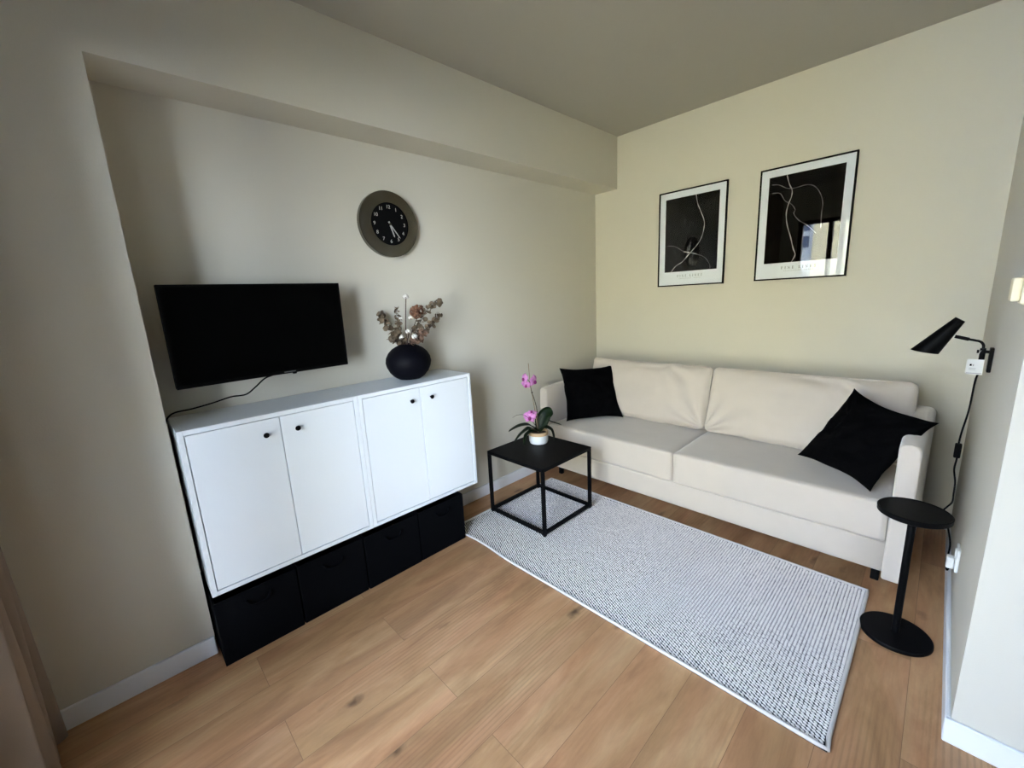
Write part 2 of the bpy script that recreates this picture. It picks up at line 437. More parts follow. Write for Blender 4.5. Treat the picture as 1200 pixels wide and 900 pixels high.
# ------------------------------------------------------------------ black storage boxes
bl = ['black fabric storage box at the window end of the row under the cabinets',
      'black fabric storage box second from the pillar under the cabinets',
      'black fabric storage box second from the rug under the cabinets',
      'black fabric storage box next to the rug under the white cabinets']
for k in range(4):
    a = -3.157+.3145*k; b = a+.309
    xf = .343-.003*(k % 2)
    t = thing('storage_box', bl[k], 'box', (.19, (a+b)/2, 0), 'black storage boxes under the cabinets')
    bm = NB(); w = .006; zt = .292
    box(bm, xf-w, xf, a, b, 0, zt, .0025, 2); box(bm, .035, .035+w, a, b, 0, zt, .0025, 2)
    box(bm, .035+w, xf-w, a, a+w, 0, zt); box(bm, .035+w, xf-w, b-w, b, 0, zt); box(bm, .035+w, xf-w, a+w, b-w, 0, w)
    obj('body', bm, 'box_fabric', t)
    bm = NB(); c = (a+b)/2
    tube(bm, [(xf, c-.045, .245), (xf+.006, c-.044, .243), (xf+.012, c-.03, .225), (xf+.013, c, .221), (xf+.012, c+.03, .225), (xf+.006, c+.044, .243), (xf, c+.045, .245)], .005, 8)
    obj('pull_loop', bm, 'box_fabric', t, smooth=True)

# ------------------------------------------------------------------ television
TW, TH, TD = .70, .405, .035
tv = thing('television', 'black flat-screen television mounted on the wall above the white cabinet', 'television', (.16, -2.759, 1.14))
mt = Matrix.Translation((.163, -2.759, 1.3435)) @ Matrix.Rotation(math.radians(2.7), 4, 'Z') @ Matrix.Rotation(math.radians(1.4), 4, 'Y')
bm = NB(); box(bm, -TD, -.002, -TW/2, TW/2, -TH/2, TH/2, .003, 2, mt); box(bm, -.06, -TD, -TW/2+.12, TW/2-.12, -TH/2+.03, TH/2-.1, .012, 2, mt)
obj('housing', bm, 'bezel', tv)
bm = NB(); box(bm, -.002, .0, -TW/2, TW/2, TH/2-.008, TH/2, 0, 1, mt); box(bm, -.002, 0, -TW/2, TW/2, -TH/2, -TH/2+.014, 0, 1, mt)
box(bm, -.002, 0, -TW/2, -TW/2+.008, -TH/2+.014, TH/2-.008, 0, 1, mt); box(bm, -.002, 0, TW/2-.008, TW/2, -TH/2+.014, TH/2-.008, 0, 1, mt)
bz = obj('bezel', bm, 'bezel', tv)
bm = NB(); box(bm, -.002, -.0006, -TW/2+.008, TW/2-.008, -TH/2+.014, TH/2-.008, 0, 1, mt)
obj('screen', bm, 'black_gloss', tv)
bm = NB(); box(bm, 0, .0006, .045, .095, -TH/2+.005, -TH/2+.010, 0, 1, mt)
obj('logo_strip', bm, simple('logo_grey', (.10, .10, .10, 1), .5), bz, label='small grey maker mark strip under the screen')
bm = NB(); box(bm, -.012, .0, .083, .10, -TH/2-.006, -TH/2, .002, 1, mt)
obj('sensor_nub', bm, 'bezel', bz)
bm = NB(); box(bm, 0.0, .025, -2.86, -2.64, 1.25, 1.43, .003, 1); box(bm, .02, .108, -2.77, -2.73, 1.31, 1.37)
obj('wall_bracket', bm, 'black_metal', tv)
bm = NB(); tube(bm, [(.145, -2.74, 1.16), (.15, -2.753, 1.146), (.13, -2.792, 1.130), (.11, -2.831, 1.094), (.092, -2.868, 1.066), (.08, -2.925, 1.064), (.065, -2.989, 1.049), (.05, -3.064, 1.036), (.04, -3.122, 1.031), (.035, -3.148, 1.014), (.03, -3.158, .99)], .0033, 8)
obj('power_cable', bm, 'black_matte', tv, smooth=True)

# ------------------------------------------------------------------ wall clock
CY, CZ, CR = -2.032, 1.867, .176
ck = thing('wall_clock', 'round wall clock with brushed steel rim and black face', 'clock', (0, CY, CZ))
bm = NB(); lathe(bm, [(CR-.004, .0005), (CR-.004, .004), (CR, .006), (CR, .034), (CR-.002, .0365), (CR-.03, .040), (.113, .041), (.111, .034), (.111, .010), (.04, .010), (.04, .0005)], (0, CY, CZ), 'x', 96)
obj('rim', bm, 'steel', ck, smooth=True, sharp=35, label='brushed steel rim')
bm = NB(); lathe(bm, [(.1112, .0105), (.1112, .034), (.05, .0345)], (0, CY, CZ), 'x', 72)
fc = obj('dial', bm, 'black_matte', ck, smooth=True, sharp=30)
fx = .0346
def text_mesh(s, size):
    cu = bpy.data.curves.new('txt', 'FONT'); cu.body = s; cu.size = size; cu.align_x = 'CENTER'; cu.align_y = 'CENTER'; cu.extrude = .0004; cu.offset = 0
    o = bpy.data.objects.new('txt', cu); COL.objects.link(o)
    dg = bpy.context.evaluated_depsgraph_get(); dg.update()
    me = bpy.data.meshes.new_from_object(o.evaluated_get(dg))
    bpy.data.objects.remove(o); bpy.data.curves.remove(cu)
    return me
for hnum in range(1, 13):
    me = text_mesh(str(hnum), .026); a = PI/2-hnum*PI/6; bm = NB()
    y, z = CY+.091*math.cos(a), CZ+.091*math.sin(a)
    me.transform(Matrix(((0, 0, 1, fx+.0004), (1, 0, 0, y), (0, 1, 0, z), (0, 0, 0, 1))))
    bm.from_mesh(me); bpy.data.meshes.remove(me)
    obj('numeral', bm, 'numeral', fc)
def hand(ang, L, w, x):
    a = math.radians(90-ang); d = Vector((0, math.cos(a), math.sin(a))); n = Vector((0, -d.z, d.y)); c = Vector((x, CY, CZ)); b = NB()
    return prism(b, [(-.015, -w*.6), (-.015, w*.6), (L*.9, w*.5), (L, 0), (L*.9, -w*.5)], lambda p, q, s: c+d*p+n*q+Vector((.0012*s, 0, 0)))
obj('hour_hand', hand(162, .072, .0065, fx+.0015), 'numeral', ck)
obj('minute_hand', hand(143, .092, .0048, fx+.004), 'numeral', ck)
bm = NB(); lathe(bm, [(.0065, fx), (.0065, fx+.006), (.003, fx+.0075)], (0, CY, CZ), 'x', 20); obj('centre_cap', bm, 'steel', ck, smooth=True, sharp=35)

# ------------------------------------------------------------------ black vase and dried stems
VX, VY = .137, -2.06
bm = NB()
prof = [(.05, 0), (.062, .002), (.085, .016), (.108, .042), (.122, .072), (.1275, .098), (.123, .125), (.108, .152), (.088, .172), (.066, .185), (.052, .191), (.047, .197), (.043, .199), (.040, .196), (.042, .186), (.06, .172), (.09, .14), (.108, .1), (.1, .06), (.06, .02), (.02, .012)]
lathe(bm, prof, (VX, VY, ZT+.0005), 'z', 56)
vs = obj('vase', bm, 'vase', smooth=True, sharp=60, loc=(VX, VY, ZT))
tag(vs, 'round black stoneware vase on the white cabinet', 'vase')
def leafdisc(bm, c, nrm, r, up, n=9, cup=.25, asp=.85):
    nrm = nrm.normalized(); u = (up-nrm*up.dot(nrm)).normalized(); v = nrm.cross(u)
    cen = bm.verts.new(c-nrm*r*cup*.5)
    ring = [bm.verts.new(c+u*r*math.cos(2*PI*k/n)+v*r*asp*math.sin(2*PI*k/n)+nrm*r*cup*random.uniform(.1, .9)) for k in range(n)]
    for k in range(n): bm.faces.new((cen, ring[k], ring[(k+1) % n]))
    return bm
VM = Vector((VX, VY, ZT+.19))
def rnd(s=1): return Vector((random.uniform(-1, 1), random.uniform(-1, 1), random.uniform(-1, 1)))*s
CAMV = Vector((.70, -.42, .1))
def eucalyptus(path, n, r, mat, label, start=.25):
    n = int(n*1.25)
    t = thing('eucalyptus_branch', label, 'dried branch', tuple(VM), 'dried stems in the black vase')
    P = smooth_path([VM+Vector((0, 0, -.11))]+[Vector(p) for p in path], 8)
    bm = NB(); tube(bm, P, .0022, 6, sm=False, r1=.0012); obj('stem', bm, 'twig', t, smooth=True)
    bm = NB(); N = len(P)
    for k in range(n):
        f = start+(1-start)*k/(n-1); i = min(N-2, int(f*(N-1))); p = P[i].lerp(P[i+1], f*(N-1)-i); d = (P[i+1]-P[i]).normalized()
        a = k*1.9+random.random()*.6; u, v = frame_from(d)
        for s in (1, -1):
            side = (u*math.cos(a)+v*math.sin(a))*s
            rr = 1.08*r*(1-.35*f)*random.uniform(.8, 1.15)
            c = p+side*rr*.95+Vector((.004, 0, 0)); c.x = max(c.x, .03); 
            leafdisc(bm, c, (d*.5+CAMV*.7+rnd(.75)), rr, side)
    bmesh.ops.solidify(bm, geom=bm.faces[:], thickness=.0008)
    fo = obj('foliage', bm, mat, t, smooth=True); return t
eucalyptus([VM+Vector((-.01, -.02, .01)), (.10, -2.10, 1.26), (.055, -2.14, 1.33), (.045, -2.155, 1.385)], 17, .021, 'euc', 'dried eucalyptus branch leaning towards the television')
eucalyptus([VM+Vector((-.01, -.02, .01)), (.12, -2.09, 1.28), (.11, -2.09, 1.35), (.105, -2.085, 1.41)], 9, .015, 'euc', 'short upright dried eucalyptus sprig left of the tall cotton stem', .5)
eucalyptus([VM+Vector((.01, .01, .01)), (.18, -2.01, 1.29), (.22, -1.97, 1.38), (.26, -1.93, 1.425), (.283, -1.91, 1.425)], 13, .018, 'euc', 'dried eucalyptus branch reaching highest towards the sofa', .35)
eucalyptus([VM+Vector((.01, .02, .0)), (.19, -2.0, 1.26), (.24, -1.955, 1.31), (.277, -1.92, 1.365)], 12, .018, 'euc', 'lower dried eucalyptus branch bending towards the sofa', .3)
eucalyptus([VM+Vector((.0, -.02, .01)), (.09, -2.11, 1.235), (.075, -2.125, 1.25)], 8, .022, 'euc', 'short dried eucalyptus sprig spilling over the television side of the vase rim', .35)
eucalyptus([VM+Vector((.02, .02, .01)), (.19, -2.0, 1.24), (.205, -1.99, 1.27)], 8, .020, 'euc_pink', 'short pinkish dried eucalyptus sprig at the sofa side of the vase rim', .35)
def boll(t, c, r):
    bm = NB()
    for k in range(5):
        a = 2*PI*k/5; p = c+Vector((math.cos(a)*.5*r, math.sin(a)*.5*r, .15*r*math.cos(3*a)))
        bmesh.ops.create_icosphere(bm, subdivisions=2, radius=r*.62, matrix=Matrix.Translation(p))
    bmesh.ops.create_icosphere(bm, subdivisions=2, radius=r*.6, matrix=Matrix.Translation(c+Vector((0, 0, .3*r))))
    for v in bm.verts: v.co += (v.co-c)*.15*noise.noise(v.co*120)
    b = obj('cotton_boll', bm, 'cotton', t, smooth=True)
    bm = NB()
    for k in range(5):
        a = 2*PI*k/5+.6
        d = Vector((math.cos(a), math.sin(a), -.2)); s = Vector((-math.sin(a), math.cos(a), 0))
        q = [c+Vector((0, 0, -.8*r)), c+d*r*.8+s*r*.3-Vector((0, 0, .35*r)), c+d*r*1.45+Vector((0, 0, .15*r)), c+d*r*.8-s*r*.3-Vector((0, 0, .35*r))]
        bm.faces.new([bm.verts.new(x) for x in q])
    bmesh.ops.solidify(bm, geom=bm.faces[:], thickness=.001)
    obj('husk', bm, 'boll', b)
def cotton(path, bolls, label):
    t = thing('cotton_stem', label, 'cotton stem', tuple(VM), 'cotton stems in the black vase')
    bm = NB(); tube(bm, [VM+Vector((0, 0, -.11))]+path, .0042, 6, r1=.003); obj('stem', bm, 'twig', t, smooth=True)
    for c, r in bolls: boll(t, Vector(c), r)
cotton([VM, Vector((.139, -2.058, 1.30)), Vector((.146, -2.05, 1.40)), Vector((.151, -2.045, 1.455))], [((.151, -2.045, 1.468), .0155), ((.125, -2.072, 1.350), .013), ((.163, -2.034, 1.352), .013)], 'tall cotton stem with one white boll at its top')
cotton([VM+Vector((.005, 0, 0)), Vector((.15, -2.05, 1.262))], [((.150, -2.05, 1.276), .016)], 'short cotton stem with its boll above the middle of the vase rim')
cotton([VM+Vector((.005, -.01, 0)), Vector((.13, -2.085, 1.23))], [((.13, -2.085, 1.246), .0155)], 'short cotton stem with its boll over the television side of the rim')
cotton([VM+Vector((.01, .01, 0)), Vector((.175, -2.03, 1.23))], [((.18, -2.03, 1.246), .017)], 'short cotton stem with its boll over the sofa side of the rim')
t = thing('dried_hydrangea', 'russet dried hydrangea head among the eucalyptus in the vase', 'dried flower', tuple(VM))
bm = NB(); tube(bm, [VM+Vector((.01, .01, -.1)), VM+Vector((.02, .02, .05)), (.185, -2.005, 1.35)], .0025, 6); obj('stem', bm, 'twig', t, smooth=True)
bm = NB()
for k in range(95):
    d = rnd(1).normalized(); q_ = random.uniform(.75, 1.2); c = Vector((.19, -2.003, 1.384))+Vector((d.x*.032, d.y*.036, d.z*.031))*q_
    leafdisc(bm, c, d+rnd(.5), .0115, rnd(1), 5, .4)
bmesh.ops.solidify(bm, geom=bm.faces[:], thickness=.0007)
obj('flower_head', bm, 'hydr', t)

# ------------------------------------------------------------------ framed prints
def ribbon(bm, pts, w, P, n=8, h=.0003):
    Q = smooth_path([(a, 0, b) for a, b in pts], n); L = []
    for i, p in enumerate(Q):
        d = Q[min(i+1, len(Q)-1)]-Q[max(i-1, 0)]; d.normalize(); m = Vector((-d.z, 0, d.x))*w*.5*(.75+.25*math.sin(i*.7))
        L.append((bm.verts.new(P(p.x+m.x, p.z+m.z, h)), bm.verts.new(P(p.x-m.x, p.z-m.z, h))))
    for i in range(len(L)-1): bm.faces.new((L[i][0], L[i+1][0], L[i+1][1], L[i][1]))
LET = {  # serif capitals: rectangles (x0,x1,y0,y1) on a 1-high body, and polylines
 'F': (.62, [(.12, .27, 0, 1), (.02, .37, 0, .05), (.02, .6, .93, 1), (.27, .45, .48, .54), (.56, .6, .72, .95), (.42, .46, .38, .64)], []),
 'I': (.40, [(.12, .27, 0, 1), (.0, .39, 0, .05), (.0, .39, .95, 1)], []),
 'N': (.82, [(.10, .16, 0, 1), (.64, .70, 0, 1), (0, .26, 0, .05), (.52, .82, .95, 1), (0, .2, .95, 1)], [([(.10, .97), (.67, .02)], .14)]),
 'E': (.66, [(.12, .27, 0, 1), (.02, .62, 0, .06), (.02, .6, .93, 1), (.27, .45, .48, .54), (.56, .6, .72, .95), (.58, .63, .0, .28), (.42, .46, .38, .64)], []),
 'L': (.62, [(.12, .27, 0, 1), (.02, .6, 0, .06), (.0, .39, .95, 1), (.55, .6, .0, .28)], []),
 'S': (.58, [(.46, .51, .68, .97), (.05, .10, .03, .32)], [([(.50, .80), (.40, .95), (.25, .98), (.12, .88), (.12, .74), (.22, .60), (.38, .47), (.48, .32), (.47, .14), (.34, .03), (.2, .03), (.07, .2)], .12)]),
}
def lettering(bm, s, x0, z0, h, gap, P):
    x = x0
    for ch in s:
        if ch == ' ': x += .9*h; continue
        w, rs, pl = LET[ch]
        for a, b, c, d in rs:
            q = [(a, c), (b, c), (b, d), (a, d)]
            bm.faces.new([bm.verts.new(P(x+u*h, z0+v*h, .0003)) for u, v in q])
        for pts, ww in pl:
            ribbon(bm, [(x+u*h, z0+v*h) for u, v in pts], ww*h, P, 4 if len(pts) > 2 else 1, .0003)
        x += (w+gap)*h
    return x
def print_frame(X, Z, lines, label):
    t = thing('framed_print', label, 'framed print', (X+.25, 0, Z), 'framed line-art prints on the back wall')
    P = lambda a, b, h=0: Vector((X+a, -.012-h, Z+b))
    bm = NB(); fw = .009
    box(bm, X, X+fw, -.02, -.001, Z, Z+.7, .001, 1); box(bm, X+.5-fw, X+.5, -.02, -.001, Z, Z+.7, .001, 1)
    box(bm, X+fw, X+.5-fw, -.02, -.001, Z, Z+fw, .001, 1); box(bm, X+fw, X+.5-fw, -.02, -.001, Z+.7-fw, Z+.7, .001, 1)
    obj('frame', bm, 'black_metal', t)
    bm = NB(); box(bm, X+fw*.6, X+.5-fw*.6, -.012, -.002, Z+fw*.6, Z+.7-fw*.6); pp = obj('print', bm, 'paper', t)
    bm = NB(); box(bm, X+.053, X+.448, -.0123, -.0119, Z+.108, Z+.646); obj('black_field', bm, 'ink', pp)
    for pts, w, dim in lines:
        bm = NB(); ribbon(bm, pts, w, P, 8, .0006); obj('faint_line' if dim else 'pale_line', bm, 'line_ink_dim' if dim else 'line_ink', pp)
    x = .156
    for word in ('FINE', 'LINES'):
        bm = NB(); x = lettering(bm, word, x, .067, .0165, .62, lambda a, b, h: P(a, b, h+.0002))+.9*.0165; obj('lettering', bm, 'text_ink', pp)
    bm = NB(); x = .172; rr = random.Random(3)
    while x < .33:
        w = rr.uniform(.004, .008)
        if abs(x-.275) > .008: bm.faces.new([bm.verts.new(P(a, b, .0005)) for a, b in ((x, .053), (x+w, .053), (x+w, .0545), (x, .0545))])
        if abs(x-.275) > .008: bm.faces.new([bm.verts.new(P(a, b, .0005)) for a, b in ((x, .053), (x+.0015, .053), (x+.0015, .0595), (x, .0595))])
        x += w+.0045
    obj('small_print', bm, 'text_grey', pp)
    bm = NB(); box(bm, X+fw*.8, X+.5-fw*.8, -.0185, -.0165, Z+fw*.8, Z+.7-fw*.8); obj('glass', bm, 'glass', t)
LA = [([(0.281, 0.645), (0.295, 0.579), (0.317, 0.528), (0.347, 0.448), (0.343, 0.382), (0.325, 0.326), (0.297, 0.286), (0.272, 0.26), (0.232, 0.219), (0.192, 0.178), (0.144, 0.152), (0.106, 0.109)], .0055, 0),
      ([(0.073, 0.308), (0.134, 0.298), (0.2, 0.253)], .0045, 1), ([(0.2, 0.253), (0.263, 0.238), (0.304, 0.224)], .006, 0), ([(0.304, 0.224), (0.36, 0.196), (0.397, 0.144), (0.401, 0.112)], .0045, 1)]
RA = [([(0.15, 0.645), (0.166, 0.589), (0.184, 0.547), (0.183, 0.509), (0.169, 0.464), (0.162, 0.407), (0.173, 0.337), (0.196, 0.264), (0.215, 0.193), (0.229, 0.152), (0.212, 0.109)], .006, 0),
      ([(0.069, 0.602), (0.111, 0.593), (0.157, 0.564), (0.201, 0.558), (0.259, 0.564), (0.302, 0.546), (0.334, 0.498), (0.351, 0.44), (0.349, 0.385), (0.352, 0.3)], .005, 1),
      ([(0.073, 0.55), (0.119, 0.541), (0.149, 0.492), (0.186, 0.465), (0.209, 0.428), (0.204, 0.405), (0.233, 0.361), (0.278, 0.326), (.33, .27)], .005, 1)]
print_frame(.6045, 1.4583, LA, 'framed black print with a white crossing line, nearer the niche corner')
print_frame(1.3044, 1.4613, RA, 'framed black print with a bright window reflected in its glass')

# ------------------------------------------------------------------ rug
RX0, RX1, RY0, RY1 = .2, 2.145, -1.898, -.928
rg = thing('rug', 'light grey chunky woven rug with dark flecks in front of the sofa', 'rug', (1.17, -1.41, 0))
def redge(x): return RY0+.012*math.sin((x-.25)*7.5)*math.exp(-((x-.45)/.28)**2)
bm = NB(); n = 60
bv = []
for i in range(n+1):
    x = RX0+(RX1-RX0)*i/n
    bv.append([bm.verts.new((x, y, z)) for y, z in ((redge(x), .0005), (RY1, .0005), (RY1, .006), (redge(x), .006))])
for i in range(n):
    A, B = bv[i], bv[i+1]
    for k in range(4): bm.faces.new((A[k], A[(k+1) % 4], B[(k+1) % 4], B[k]))
bm.faces.new(bv[0]); bm.faces.new(bv[-1][::-1])
obj('backing', bm, 'rug_base', rg)
# woven loops: one mesh
verts, faces = [], []
pitch_x, pitch_y = .0128, .0118
tpl = []
for i, (rr, hh) in enumerate(((1, 0), (.86, .0036), (.5, .0058))):
    for k in range(8):
        a = 2*PI*k/8; tpl.append((rr*math.cos(a), rr*math.sin(a), hh))
tpl.append((0, 0, .0064))
tf = [(i*8+k, i*8+(k+1) % 8, (i+1)*8+(k+1) % 8, (i+1)*8+k) for i in range(2) for k in range(8)]+[(16+k, 16+(k+1) % 8, 24) for k in range(8)]
rr = random.Random(5)
ncol = int((RX1-RX0-.028)/pitch_x)+1
for c in range(ncol):
    x = RX0+.018+pitch_x*(c+.1); ang0 = -.38
    nr = int((RY1-redge(x)-.03)/pitch_y)
    for r in range(nr+1):
        y = redge(x)+.015+pitch_y*r+(pitch_y*.5 if c % 2 else 0)
        if y > RY1-.008: continue
        a = ang0+rr.uniform(-.18, .18); ca, sa = math.cos(a), math.sin(a)
        ax, ay = .0077*rr.uniform(.88, 1.08), .0034*rr.uniform(.85, 1.1); hz = rr.uniform(.8, 1.15)
        b0 = len(verts); jx, jy = rr.uniform(-.0008, .0008), rr.uniform(-.0008, .0008)
        for p in tpl: verts.append((x+jx+p[0]*ax*ca-p[1]*ay*sa, y+jy+p[0]*ax*sa+p[1]*ay*ca, .0058+p[2]*hz))
        faces += [tuple(b0+q for q in f) for f in tf]
me = bpy.data.meshes.new('weave'); org = ORG[rg.name]
me.from_pydata([(x-org.x, y-org.y, z-org.z) for x, y, z in verts], [], faces); me.materials.append(M['rug_yarn'])
for p in me.polygons: p.use_smooth = True
o = bpy.data.objects.new('weave', me); COL.objects.link(o); o.parent = rg; ORG[o.name] = org
bm = NB()
e = .008
loop = [(RX0+(RX1-RX0)*i/n, redge(RX0+(RX1-RX0)*i/n)+e*.6, .008) for i in range(n+1)]+[(RX1-e*.6, RY0+(RY1-RY0)*k/20+e*.2, .008) for k in range(1, 20)]+[(RX1-e*.6-(RX1-RX0-e)*i/n, RY1-e*.6, .008) for i in range(n+1)]+[(RX0+e*.6, RY1-(RY1-RY0)*k/20, .008) for k in range(1, 20)]
tube(bm, loop, e*.9, 8, closed=True, sm=False)
obj('edge_binding', bm, 'rug_border', rg, smooth=True)

# ------------------------------------------------------------------ coffee table
TX, TY, TS, TSY, TZ = .2294, -1.6, .4915, .482, .4473
Z0 = .0125
tb = thing('coffee_table', 'black square metal coffee table standing on the rug corner', 'table', (TX+TS/2, TY+TSY/2, Z0))
q = .020
bm = NB(); box(bm, TX, TX+TS, TY, TY+TSY, TZ-.022, TZ, .0015, 1); obj('table_top', bm, 'black_metal', tb)
for a in (TX, TX+TS-q):
    for b in (TY, TY+TSY-q):
        bm = NB(); box(bm, a, a+q, b, b+q, Z0+.006, TZ-.022, .001, 1); lg = obj('leg', bm, 'black_metal', tb)
        bm = NB(); cyl(bm, (a+q/2, b+q/2, Z0), (a+q/2, b+q/2, Z0+.007), .0085, seg=14); obj('foot', bm, 'black_matte', lg)
for a, b, c, d in ((TX+q, TX+TS-q, TY, TY+q), (TX+q, TX+TS-q, TY+TSY-q, TY+TSY), (TX, TX+q, TY+q, TY+TSY-q), (TX+TS-q, TX+TS, TY+q, TY+TSY-q)):
    bm = NB(); box(bm, a, b, c, d, Z0+.010, Z0+.030, .001, 1); obj('floor_rail', bm, 'black_metal', tb)

# ------------------------------------------------------------------ orchid
OX, OY, OZ = .392, -1.268, TZ+.0005
orc = thing('potted_orchid', 'potted orchid with mauve flowers on the black coffee table', 'potted plant', (OX, OY, OZ))
bm = NB(); lathe(bm, [(.052, 0), (.060, .003), (.0655, .02), (.067, .05), (.067, .062), (.0625, .062), (.0615, .03), (.05, .01), (.01, .008)], (OX, OY, OZ), 'z', 40)
pt = obj('pot', bm, 'pot', orc, smooth=True, sharp=50)
bm = NB(); lathe(bm, [(.0672, .0605), (.0672, .080), (.066, .084), (.0625, .084), (.0622, .0605)], (OX, OY, OZ), 'z', 40, closed=True)
obj('rim', bm, 'pot_rim', pt, smooth=True, sharp=50, label='unglazed tan clay rim')
bm = NB(); lathe(bm, [(.0615, .058), (.0615, .066), (.045, .071), (.02, .074)], (OX, OY, OZ), 'z', 24)
for v in bm.verts: v.co.z += .004*noise.noise(v.co*90)
obj('bark', bm, 'soil', orc, smooth=True)
def blade(path, w, fold=.25, tw=None):
    P = smooth_path(path, 7); bm = NB(); L = []
    N = len(P)
    for i, p in enumerate(P):
        f = i/(N-1); d = P[min(i+1, N-1)]-P[max(i-1, 0)]; d.normalize()
        s = d.cross(Vector((0, 0, 1)) if tw is None else Vector(tw)).normalized(); nn = s.cross(d).normalized()
        ww = w*(min(1, (.30+f*2.2))*max(0, 1-max(0, (f-.55)/.45)**2.4)**.5)
        ww = max(ww, .001)
        L.append([bm.verts.new(p+s*ww*k+nn*ww*fold*abs(k)) for k in (-1, -.5, 0, .5, 1)])
    for i in range(N-1):
        for k in range(4): bm.faces.new((L[i][k], L[i+1][k], L[i+1][k+1], L[i][k+1]))
    bmesh.ops.recalc_face_normals(bm, faces=bm.faces)
    bmesh.ops.solidify(bm, geom=bm.faces[:], thickness=.0016)
    return bm
base = Vector((OX, OY, OZ+.08))
# direction along the picture's horizontal is (.69,.72), towards the camera (.72,-.69)
rt, fw = Vector((.69, .72, 0)), Vector((.72, -.69, 0))
def pth(*a): return [base+rt*x+fw*y+Vector((0, 0, z)) for x, y, z in a]
for a, w, tw in ((((0, 0, 0), (-.06, .03, .055), (-.13, .04, .055), (-.205, .04, .02)), .031, None),
             (((0, 0, 0), (-.06, .05, .04), (-.125, .06, .0), (-.172, .06, -.055)), .029, None),
             (((0, 0, 0), (-.04, .06, .025), (-.085, .075, .0), (-.105, .08, -.07)), .028, None),
             (((0, 0, .0), (.025, -.01, .06), (.06, -.015, .115), (.105, -.015, .135)), .047, (.5, -.6, .7)),
             (((0, 0, 0), (.05, -.02, .07), (.10, -.03, .05), (.165, -.04, .025)), .018, None),
             (((0, 0, 0), (.04, .03, .035), (.085, .04, .015), (.102, .045, -.06)), .030, None),
             (((0, 0, 0), (.03, -.05, .04), (.05, -.10, .02), (.06, -.13, -.03)), .022, None)):
    obj('leaf', blade(pth(*a), w, tw=tw), 'leaf', orc, smooth=True)
bm = NB(); tube(bm, [(OX, OY, OZ+.06), (.383, -1.276, .62), (.372, -1.288, .76), (.362, -1.299, .88), (.358, -1.303, 1.003)], .0027, 8, r1=.002); obj('support_stake', bm, 'stake', orc, smooth=True)
bm = NB(); tube(bm, [(OX+.004, OY+.004, OZ+.06), (.392, -1.268, .60), (.388, -1.272, .69), (.378, -1.283, .76), (.368, -1.294, .81), (.36, -1.30, .87), (.352, -1.31, .892), (.343, -1.319, .895)], .0035, 8, r1=.0018); obj('flower_stem', bm, 'stem_green', orc, smooth=True)
bm = NB(); tube(bm, [base, base+rt*-.03+Vector((0, 0, .06)), base+rt*-.09+Vector((0, 0, .118)), base+rt*-.14+Vector((0, 0, .122)), base+rt*-.172+Vector((0, 0, .105))], .0025, 6, r1=.0012); obj('aerial_root', bm, 'stem_green', orc, smooth=True)
for zz in (.63, .803):
    bm = NB(); bmesh.ops.create_icosphere(bm, subdivisions=2, radius=.0062, matrix=Matrix.Translation((.370 if zz > .7 else .386, -1.292 if zz > .7 else -1.275, zz))); obj('clip', bm, 'twig', orc, smooth=True)
def flower(c, nrm, r):
    c = Vector(c); nrm = Vector(nrm).normalized(); u, v = frame_from(nrm); up = Vector((0, 0, 1)); up = (up-nrm*up.dot(nrm)).normalized(); ri = up.cross(nrm)
    bm = NB()
    for ang, L, w in ((90, 1, .42), (18, 1.05, .62), (162, 1.05, .62), (-50, .95, .36), (-130, .95, .36)):
        a = math.radians(ang); d = ri*math.cos(a)+up*math.sin(a); s = nrm.cross(d)
        prev = None
        for i in range(7):
            f = i/6; ww = r*w*math.sin(PI*min(.98, .12+f*.84))**.8
            p = c+d*r*L*f+nrm*r*(.22*math.sin(f*2.2)-.25*f*f)
            row = [bm.verts.new(p+s*ww*k-nrm*ww*.25*(k*k)) for k in (-1, 0, 1)]
            if prev:
                for k in range(2): bm.faces.new((prev[k], row[k], row[k+1], prev[k+1]))
            prev = row
    bmesh.ops.recalc_face_normals(bm, faces=bm.faces); bmesh.ops.solidify(bm, geom=bm.faces[:], thickness=.0008)
    f = obj('flower', bm, 'petal', orc, smooth=True, label='mauve orchid flower')
    bm = NB(); bmesh.ops.create_icosphere(bm, subdivisions=2, radius=r*.26, matrix=Matrix.Translation(c+nrm*r*.3-up*r*.22) @ Matrix.Diagonal((1, 1, 1.2, 1)))
    obj('lip', bm, 'lip', f, smooth=True)
flower((.338, -1.325, .902), (-.2, -.9, .15), .036)
flower((.381, -1.283, .884), (.9, .2, -.1), .042)
flower((.343, -1.318, .858), (.3, -.9, -.45), .034)
flower((.352, -1.305, .632), (.55, -.8, .15), .045)
flower((.364, -1.292, .662), (.1, -.3, .9), .034)

# ------------------------------------------------------------------ sofa
SY = -.9
sf = thing('sofa', 'greige velvet three-seat sofa with slim arms along the back wall', 'sofa', (1.18, -.46, 0))
SX0, SX1, AW = .09, 2.25, .075
IX0, IX1 = SX0+AW, SX1-AW
mid = (IX0+IX1)/2
